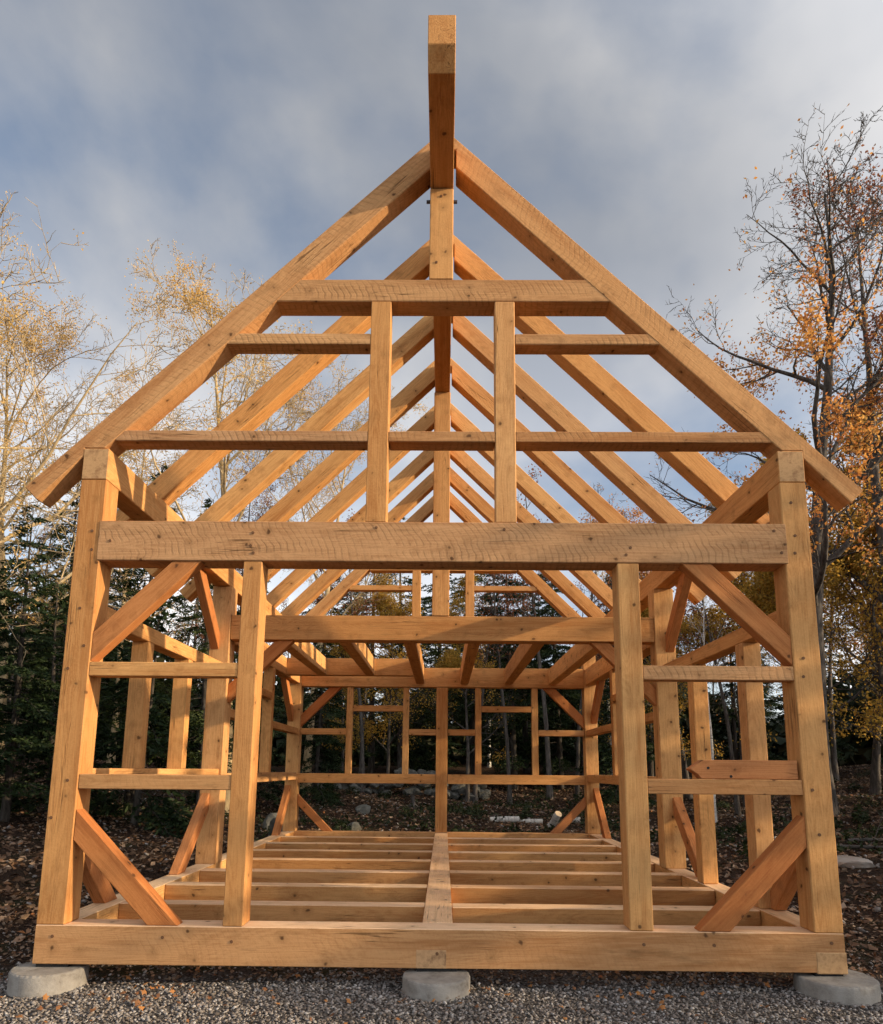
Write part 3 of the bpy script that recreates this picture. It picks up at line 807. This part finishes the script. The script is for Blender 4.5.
# oaks on the right
Oa = hardwood(41, 13.2, 4.9, .19, 13500, .074, M_oak, M_barkg, clear=.26, updir=.36, top_bare=.28, dens=(22, 9, 6, 3), lean=(.045, 0), rmin=.005)
Ob = hardwood(52, 12.6, 4.4, .15, 6500, .066, M_rus, M_barkg, clear=.22, updir=.4, dens=(15, 8, 5, 3), rmin=.005)
Oc = hardwood(63, 10.0, 3.6, .10, 15000, .072, M_oak, M_barkg, clear=.20, updir=.5, dens=(16, 8, 6, 4), rmin=.004)
place('oak_tree', Oa, 7.25, 8.8, 0, 1.0, 'tall oak with a bare top and orange leaves beyond the right rafter tail')
place('oak_tree', Ob, 9.0, 9.0, 2.6, 1.08, 'mostly bare dark-trunked oak at the right edge of the photo')
place('oak_tree', Oc, 6.9, 15.0, 2.2, .86, 'smaller oak with copper leaves seen through the right rafters')
place('oak_tree', Oc, 10.6, 12.5, 4.0, .95, 'copper-leaved oak in the woods behind the right edge oak')
place('oak_tree', Ob, -6.2, 15.5, .5, .70, 'russet thin tree beyond the left side wall of the frame')
# yellow understory trees
Ya = hardwood(71, 6.0, 2.5, .06, 13000, .07, M_yel, M_barkg, clear=.15, updir=.4, dens=(16, 8, 5, 3))
Yb = hardwood(82, 8.0, 2.7, .08, 15000, .07, M_yel, M_barkg, clear=.22, updir=.5, dens=(16, 8, 5, 3))
for (x, y, rz, s, m, lb_) in (
    (9.2, 9.6, 0, 1.0, Ya, 'yellow leaved sapling in the lower right woods nearest the right post'),
    (11.3, 11.2, 1, 1.0, Yb, 'yellow small tree at the far right behind the oak trunks'),
    (7.4, 12.4, 2, .9, Yb, 'yellow small tree seen between the right door post and the right front post'),
    (5.6, 13.2, 3, .85, Ya, 'yellow sapling seen through the right side wall doorway'),
    (.62, 14.6, 4, .72, Yb, 'bright yellow small tree right of the centre back post'),
    (-1.75, 15.9, 5, .95, Ya, 'yellow sapling seen through the left back window opening'),
    (-3.1, 15.9, 1.2, .85, Ya, 'yellow green sapling behind the left back brace'),
    (13.4, 8.4, 2.0, 1.0, Ya, 'yellow sapling by the rightmost dark conifer'),
        (8.3, 10.6, 3.3, .95, Yb, 'yellow tree filling the gap right of the right front post'),
        (9.9, 10.8, 5.0, 1.05, Yb, 'taller yellow tree under the right edge oak'),
        (10.2, 15.0, 2.0, 1.1, Yb, 'tall yellow tree deep in the right woods')):
    place('yellow_sapling' if m is Ya else 'yellow_tree', m, x, y, rz, s, lb_)

# conifers
C1 = conifer(5, 10.0, 2.4, M_ndl); C2 = conifer(9, 8.0, 2.2, M_ndl, bare=.05, dens=1.0); C3 = conifer(14, 12.0, 2.3, M_ndl2, bare=.2, dens=.75, droop=.5); C4 = conifer(17, 4.5, 1.6, M_ndl, bare=.02, dens=1.1)
rc = random.Random(21)
spots = []
named = [(-8.6, 6.6, C1, .62, 'dark spruce left of the left front post, nearest the frame'),
         (-10.4, 5.6, C2, .62, 'bushy dark spruce at the left edge low down'),
         (-6.2, 9.0, C3, .62, 'lacy hemlock seen through the left front bay window'),
         (-7.4, 8.4, C4, 1.0, 'young spruce just left of the left front post'),
         (-4.9, 11.5, C2, .80, 'dark spruce behind the left side wall of the frame'),
         (-2.7, 20.0, C3, .80, 'lacy hemlock behind the left half of the back wall'),
         (-.2, 21.5, C3, .86, 'hemlock right behind the centre back post'),
         (2.2, 17.4, C1, .86, 'broad dark spruce behind the right half of the back wall'),
         (3.9, 18.6, C1, .82, 'dark spruce behind the right back brace'),
         (5.1, 16.0, C3, .58, 'hemlock seen through the right side wall'),
         (4.4, 12.8, C4, .8, 'young dark spruce just beyond the right back post'),
         (9.9, 6.9, C4, .72, 'young green conifer low at the right edge of the photo'),
         (12.4, 9.2, C2, .7, 'dark conifer at the far right behind the yellow saplings'),
         (-1.5, 17.6, C3, .78, 'lacy hemlock seen through the left pair of back gable studs'),
         (1.0, 19.6, C3, .84, 'lacy hemlock seen just right of the centre back post'),
         (3.2, 22.5, C1, 1.0, 'tall spruce behind the broad spruce right of the back wall'),
         (-4.2, 18.0, C1, .80, 'spruce behind the left back corner of the frame'),
         (6.6, 19.5, C3, .8, 'tall hemlock behind the right wall plate'),
         (-4.6, 8.5, C3, .55, 'lacy young hemlock just outside the left bent post'),
         (-7.3, 7.0, C1, .55, 'dark spruce filling the gap left of the left front post'),
         (-5.6, 8.0, C4, .95, 'young spruce outside the left side wall window'),
         (-3.35, 13.0, C2, .56, 'low bushy spruce beyond the left back corner post'),
         (-9.8, 8.6, C1, .58, 'dark spruce filling the left edge behind the bushy one')]
for x, y, m, s, lb_ in named:
    place('conifer', m, x, y, rc.uniform(0, 6), s, lb_, group='conifers round the clearing'); spots.append((x, y))
k = 0; tries = 0
while k < 46 and tries < 4000:
    tries += 1
    y = rc.uniform(9, 42); x = rc.uniform(-1, 1) * (y + 5) * .78
    if y < 20 and -5.2 < x < 6.2: continue
    if y < 13 and -9 < x < 11: continue
    if any((x - a) ** 2 + (y - b) ** 2 < 2.4 for a, b in spots): continue
    spots.append((x, y)); k += 1
    m = rc.choice((C1, C1, C2, C3, C4)); s = rc.uniform(.7, .95)
    if y < 28 and x > 0: s *= .85
    place('conifer', m, x, y, rc.uniform(0, 6), s, 'dark conifer standing deep in the woods behind the clearing', group='conifers deep in the woods')
for k, (x, y, m, s_) in enumerate(((13.6, -6.4, C2, .66), (12.4, -4.4, C2, .72), (13.4, -2.6, C1, .56), (12.2, -1.0, C2, .66), (13.8, .4, C2, .76), (12.6, 1.9, C1, .54), (13.6, 3.4, C2, .74), (12.8, 5.0, C1, .52), (11.4, -6.6, C4, 1.1), (15.0, 6.3, C2, .75))):  # unseen conifers, added so their shade falls on the lower frame
    place('conifer', m, x, y, k * 1.3, s_ * 1.13, 'unseen young conifer added on the sunny side to shade the lower frame', group='unseen conifers added for shade right of the clearing')
# bare poles and grey trunks within the wood
Pm = hardwood(91, 9.5, 1.6, .075, 900, .08, M_rus, M_barkg, clear=.45, updir=.5, levels=3, dens=(14, 6, 4, 3))
Pb = hardwood(95, 10.0, 1.7, .07, 900, .07, M_yel, M_birch, clear=.5, updir=.6, levels=3, dens=(12, 6, 4, 3))
for k in range(34):
    y = rc.uniform(13.5, 30); x = rc.uniform(-.75, .8) * (y + 4.5)
    b = k % 8 == 0 and y > 17
    place('birch_pole' if b else 'slim_tree', Pb if b else Pm, x, y, rc.uniform(0, 6), rc.uniform(.7, 1.05),
          'slim white-barked birch pole in the woods' if b else 'slim grey trunk with few leaves in the woods', group='birch poles in the woods' if b else 'slim trunks in the woods')
V_, F_ = [], []
sp = np.array([[0, 0, -.05], [.01, 0, .05], [.0, .01, .18], [-.01, .01, .34], [0, 0, .42]])
tube(sp * .8, [.13, .085, .06, .05, .03], 9, V_, F_, 0)
for k in range(4):
    a = k * 1.5 + .4
    rp = np.array([[.02 * math.cos(a), .02 * math.sin(a), .10], [.13 * math.cos(a), .13 * math.sin(a), .03], [.28 * math.cos(a), .28 * math.sin(a), -.03]])
    tube(rp, [.05, .035, .012], 5, V_, F_, sum(len(q) for q in V_))
me = np_mesh('birch_stump', np.concatenate(V_), np.concatenate(F_), 4, M_birch)
me.materials.clear(); me.materials.append(M_barkg)
o = bpy.data.objects.new('birch_stump', me); COL.objects.link(o); o.location = (-.78, 12.2, hz(-.78, 12.2))
tag(o, 'broken pale birch stump flaring at its roots left of the centre back post', 'stump')
place('slim_tree', Pb, 5.6, 9.9, 1.3, .55, 'whitish slim trunk seen between the right side studs')
place('slim_tree', Pm, 6.3, 10.4, 1.3, .7, 'grey leaning slim trunk behind the right side wall studs')

# distant wood behind everything: many leaf clumps, one mass
n = 60000
ang = rng.uniform(-1.25, 1.25, n); dist = rng.uniform(30, 48, n)
x = np.sin(ang) * dist; y = -4 + np.cos(ang) * dist
hmax = 4.2 + 1.6 * np.sin(ang * 9) + 1.2 * np.sin(ang * 23 + 1)
z = hill(x, y) + rng.random(n) ** 1.2 * hmax
M_far = leafmat('far_wood_leaf', [(0, (.010, .016, .008)), (.5, (.025, .035, .014)), (.8, (.06, .05, .02)), (1, (.14, .08, .03))], .1, .25)
me = leaves_mesh('distant_wood', np.stack([x, y, z], -1), .62, M_far, aspect=.7)
o = bpy.data.objects.new('distant_wood', me); COL.objects.link(o); tag(o, 'dark mass of distant woods closing the view behind the clearing', 'woods', kind='stuff')

# fallen branches on the right, foreground woods
for (x, y, L, rz, lb_) in ((6.6, 5.4, 2.4, R(75), 'long dead branch lying on the slope at the right edge'), (6.9, 6.0, 2.0, R(100), 'second dead branch crossing behind the long one at the right edge'), (6.4, 4.7, 1.3, R(60), 'short pale broken branch on the slope at the right edge')):
    V_, F_ = [], []
    s = np.linspace(0, 1, 9); g_ = np.random.default_rng(int(L * 10))
    pts = np.stack([.06 * np.sin(s * 5), .04 * np.cos(s * 7), (s - .5) * L], -1)
    b0 = tube(pts, .03 * (1 - s * .7), 6, V_, F_, 0)
    for q in (2, 4, 5, 6):
        d = g_.normal(0, 1, 3); d[0] = abs(d[0]) * .4; d[2] = .9; d /= np.linalg.norm(d); u = np.linspace(0, 1, 4)[:, None]
        b0 = tube(pts[q] + d * u * .45, .010 * (1 - u[:, 0] * .7), 4, V_, F_, b0)
    me = np_mesh('fallen_branch', np.concatenate(V_), np.concatenate(F_), 4, M_barkg)
    o = bpy.data.objects.new('fallen_branch', me); COL.objects.link(o); o.location = (x, y, hz(x, y) + .06); o.rotation_euler = (R(84), 0, rz)
    tag(o, lb_, 'branch')

# ------------------------------------------------------------------ sky and sun
SUN_EL, SUN_AZ = R(17), R(-12)      # direction towards the sun: from +x, swung towards the viewer
sd = Vector((math.cos(SUN_EL) * math.cos(SUN_AZ), math.cos(SUN_EL) * math.sin(SUN_AZ), math.sin(SUN_EL)))
W = bpy.data.worlds.new('World'); S.world = W; W.use_nodes = True
nt = W.node_tree; nt.nodes.clear()
def wn(t, **k):
    n_ = nt.nodes.new(t)
    for a, b in k.items(): setattr(n_, a, b)
    return n_
out = wn('ShaderNodeOutputWorld'); bg = wn('ShaderNodeBackground'); bg.inputs[1].default_value = .14
sky = wn('ShaderNodeTexSky', sky_type='NISHITA'); sky.sun_disc = False
sky.sun_elevation = SUN_EL; sky.sun_rotation = math.atan2(sd.x, sd.y)
sky.air_density = 1.0; sky.dust_density = 1.0; sky.ozone_density = 1.5
tcw = wn('ShaderNodeTexCoord')
mp = wn('ShaderNodeMapping'); mp.inputs['Location'].default_value = (3.1, .4, 1.7); mp.inputs['Scale'].default_value = (1.0, 1.0, 1.5)
nt.links.new(tcw.outputs['Generated'], mp.inputs[0])
nz = wn('ShaderNodeTexNoise'); nz.inputs['Scale'].default_value = 2.3; nz.inputs['Detail'].default_value = 7; nz.inputs['Roughness'].default_value = .5; nz.inputs['Distortion'].default_value = .15
nt.links.new(mp.outputs[0], nz.inputs['Vector'])
cr = wn('ShaderNodeValToRGB'); cr.color_ramp.elements[0].position = .36; cr.color_ramp.elements[1].position = .57; cr.color_ramp.elements[0].color = (.24, .24, .24, 1)
nt.links.new(nz.outputs['Fac'], cr.inputs[0])
nz2 = wn('ShaderNodeTexNoise'); nz2.inputs['Scale'].default_value = 1.9; nz2.inputs['Detail'].default_value = 5
mp2 = wn('ShaderNodeMapping'); mp2.inputs['Location'].default_value = (7.1, 2.4, .7)
nt.links.new(tcw.outputs['Generated'], mp2.inputs[0]); nt.links.new(mp2.outputs[0], nz2.inputs['Vector'])
cc = wn('ShaderNodeValToRGB'); cc.color_ramp.elements[0].position = .35; cc.color_ramp.elements[1].position = .68
cc.color_ramp.elements[0].color = (1.9, 2.05, 2.35, 1); cc.color_ramp.elements[1].color = (3.9, 3.8, 3.7, 1)
nt.links.new(nz2.outputs['Fac'], cc.inputs[0])
# clouds brightened high on the viewer's right and behind, added as fill light
dp = wn('ShaderNodeVectorMath', operation='DOT_PRODUCT'); nt.links.new(tcw.outputs['Generated'], dp.inputs[0]); dp.inputs[1].default_value = (.62, -.42, .66)
gl = wn('ShaderNodeMapRange', interpolation_type='SMOOTHSTEP'); gl.inputs['From Min'].default_value = .25; gl.inputs['From Max'].default_value = .95; gl.inputs['To Min'].default_value = 1.0; gl.inputs['To Max'].default_value = 2.6
nt.links.new(dp.outputs['Value'], gl.inputs['Value'])
cs = wn('ShaderNodeVectorMath', operation='SCALE'); nt.links.new(cc.outputs[0], cs.inputs[0]); 
sz = wn('ShaderNodeSeparateXYZ'); nt.links.new(tcw.outputs['Generated'], sz.inputs[0])
hg = wn('ShaderNodeMapRange', interpolation_type='SMOOTHSTEP'); hg.inputs['From Min'].default_value = .22; hg.inputs['From Max'].default_value = .74; hg.inputs['To Min'].default_value = 1.95; hg.inputs['To Max'].default_value = .95
nt.links.new(sz.outputs['Z'], hg.inputs['Value'])
pm = wn('ShaderNodeMath', operation='MULTIPLY'); nt.links.new(gl.outputs[0], pm.inputs[0]); nt.links.new(hg.outputs[0], pm.inputs[1])
nt.links.new(pm.outputs[0], cs.inputs['Scale'])
mx = wn('ShaderNodeMix', data_type='RGBA')
nt.links.new(cr.outputs[0], mx.inputs[0]); nt.links.new(sky.outputs[0], mx.inputs[6]); nt.links.new(cs.outputs[0], mx.inputs[7])
nt.links.new(mx.outputs[2], bg.inputs[0]); nt.links.new(bg.outputs[0], out.inputs[0])
sl = bpy.data.lights.new('sun', 'SUN'); sl.energy = 5.0; sl.angle = R(.6); sl.color = (1.0, .78, .50)
so = bpy.data.objects.new('sun', sl); COL.objects.link(so); so.rotation_euler = sd.to_track_quat('Z', 'Y').to_euler(); so.location = (20, -10, 15)

# ------------------------------------------------------------------ camera (solved from the photo)
yaw, pitch, roll = .0105, .162, .0086
f = Vector((-math.sin(yaw) * math.cos(pitch), math.cos(yaw) * math.cos(pitch), math.sin(pitch)))
r_ = Vector((math.cos(yaw), math.sin(yaw), 0)); u_ = r_.cross(f)
r2 = r_ * math.cos(roll) + u_ * math.sin(roll); u2 = -r_ * math.sin(roll) + u_ * math.cos(roll)
cam = bpy.data.cameras.new('camera'); co = bpy.data.objects.new('camera', cam); COL.objects.link(co)
co.matrix_world = Matrix.Translation((.0556, -4.195, 1.173)) @ Matrix((r2, u2, -f)).transposed().to_4x4()
cam.sensor_width = 36; cam.sensor_fit = 'AUTO'; cam.lens = 660.74 / 1024 * 36; cam.shift_y = 150 / 1024
cam.clip_start = .05; cam.clip_end = 600
S.camera = co
S.cycles.max_bounces = 6; S.cycles.diffuse_bounces = 3; S.cycles.glossy_bounces = 2; S.cycles.transmission_bounces = 3; S.cycles.use_adaptive_sampling = True; S.cycles.adaptive_threshold = .03
S.view_settings.view_transform = 'Standard'; S.view_settings.look = 'None'; S.view_settings.gamma = 1.0
S.view_settings.exposure = 0.35; S.view_settings.use_curve_mapping = False
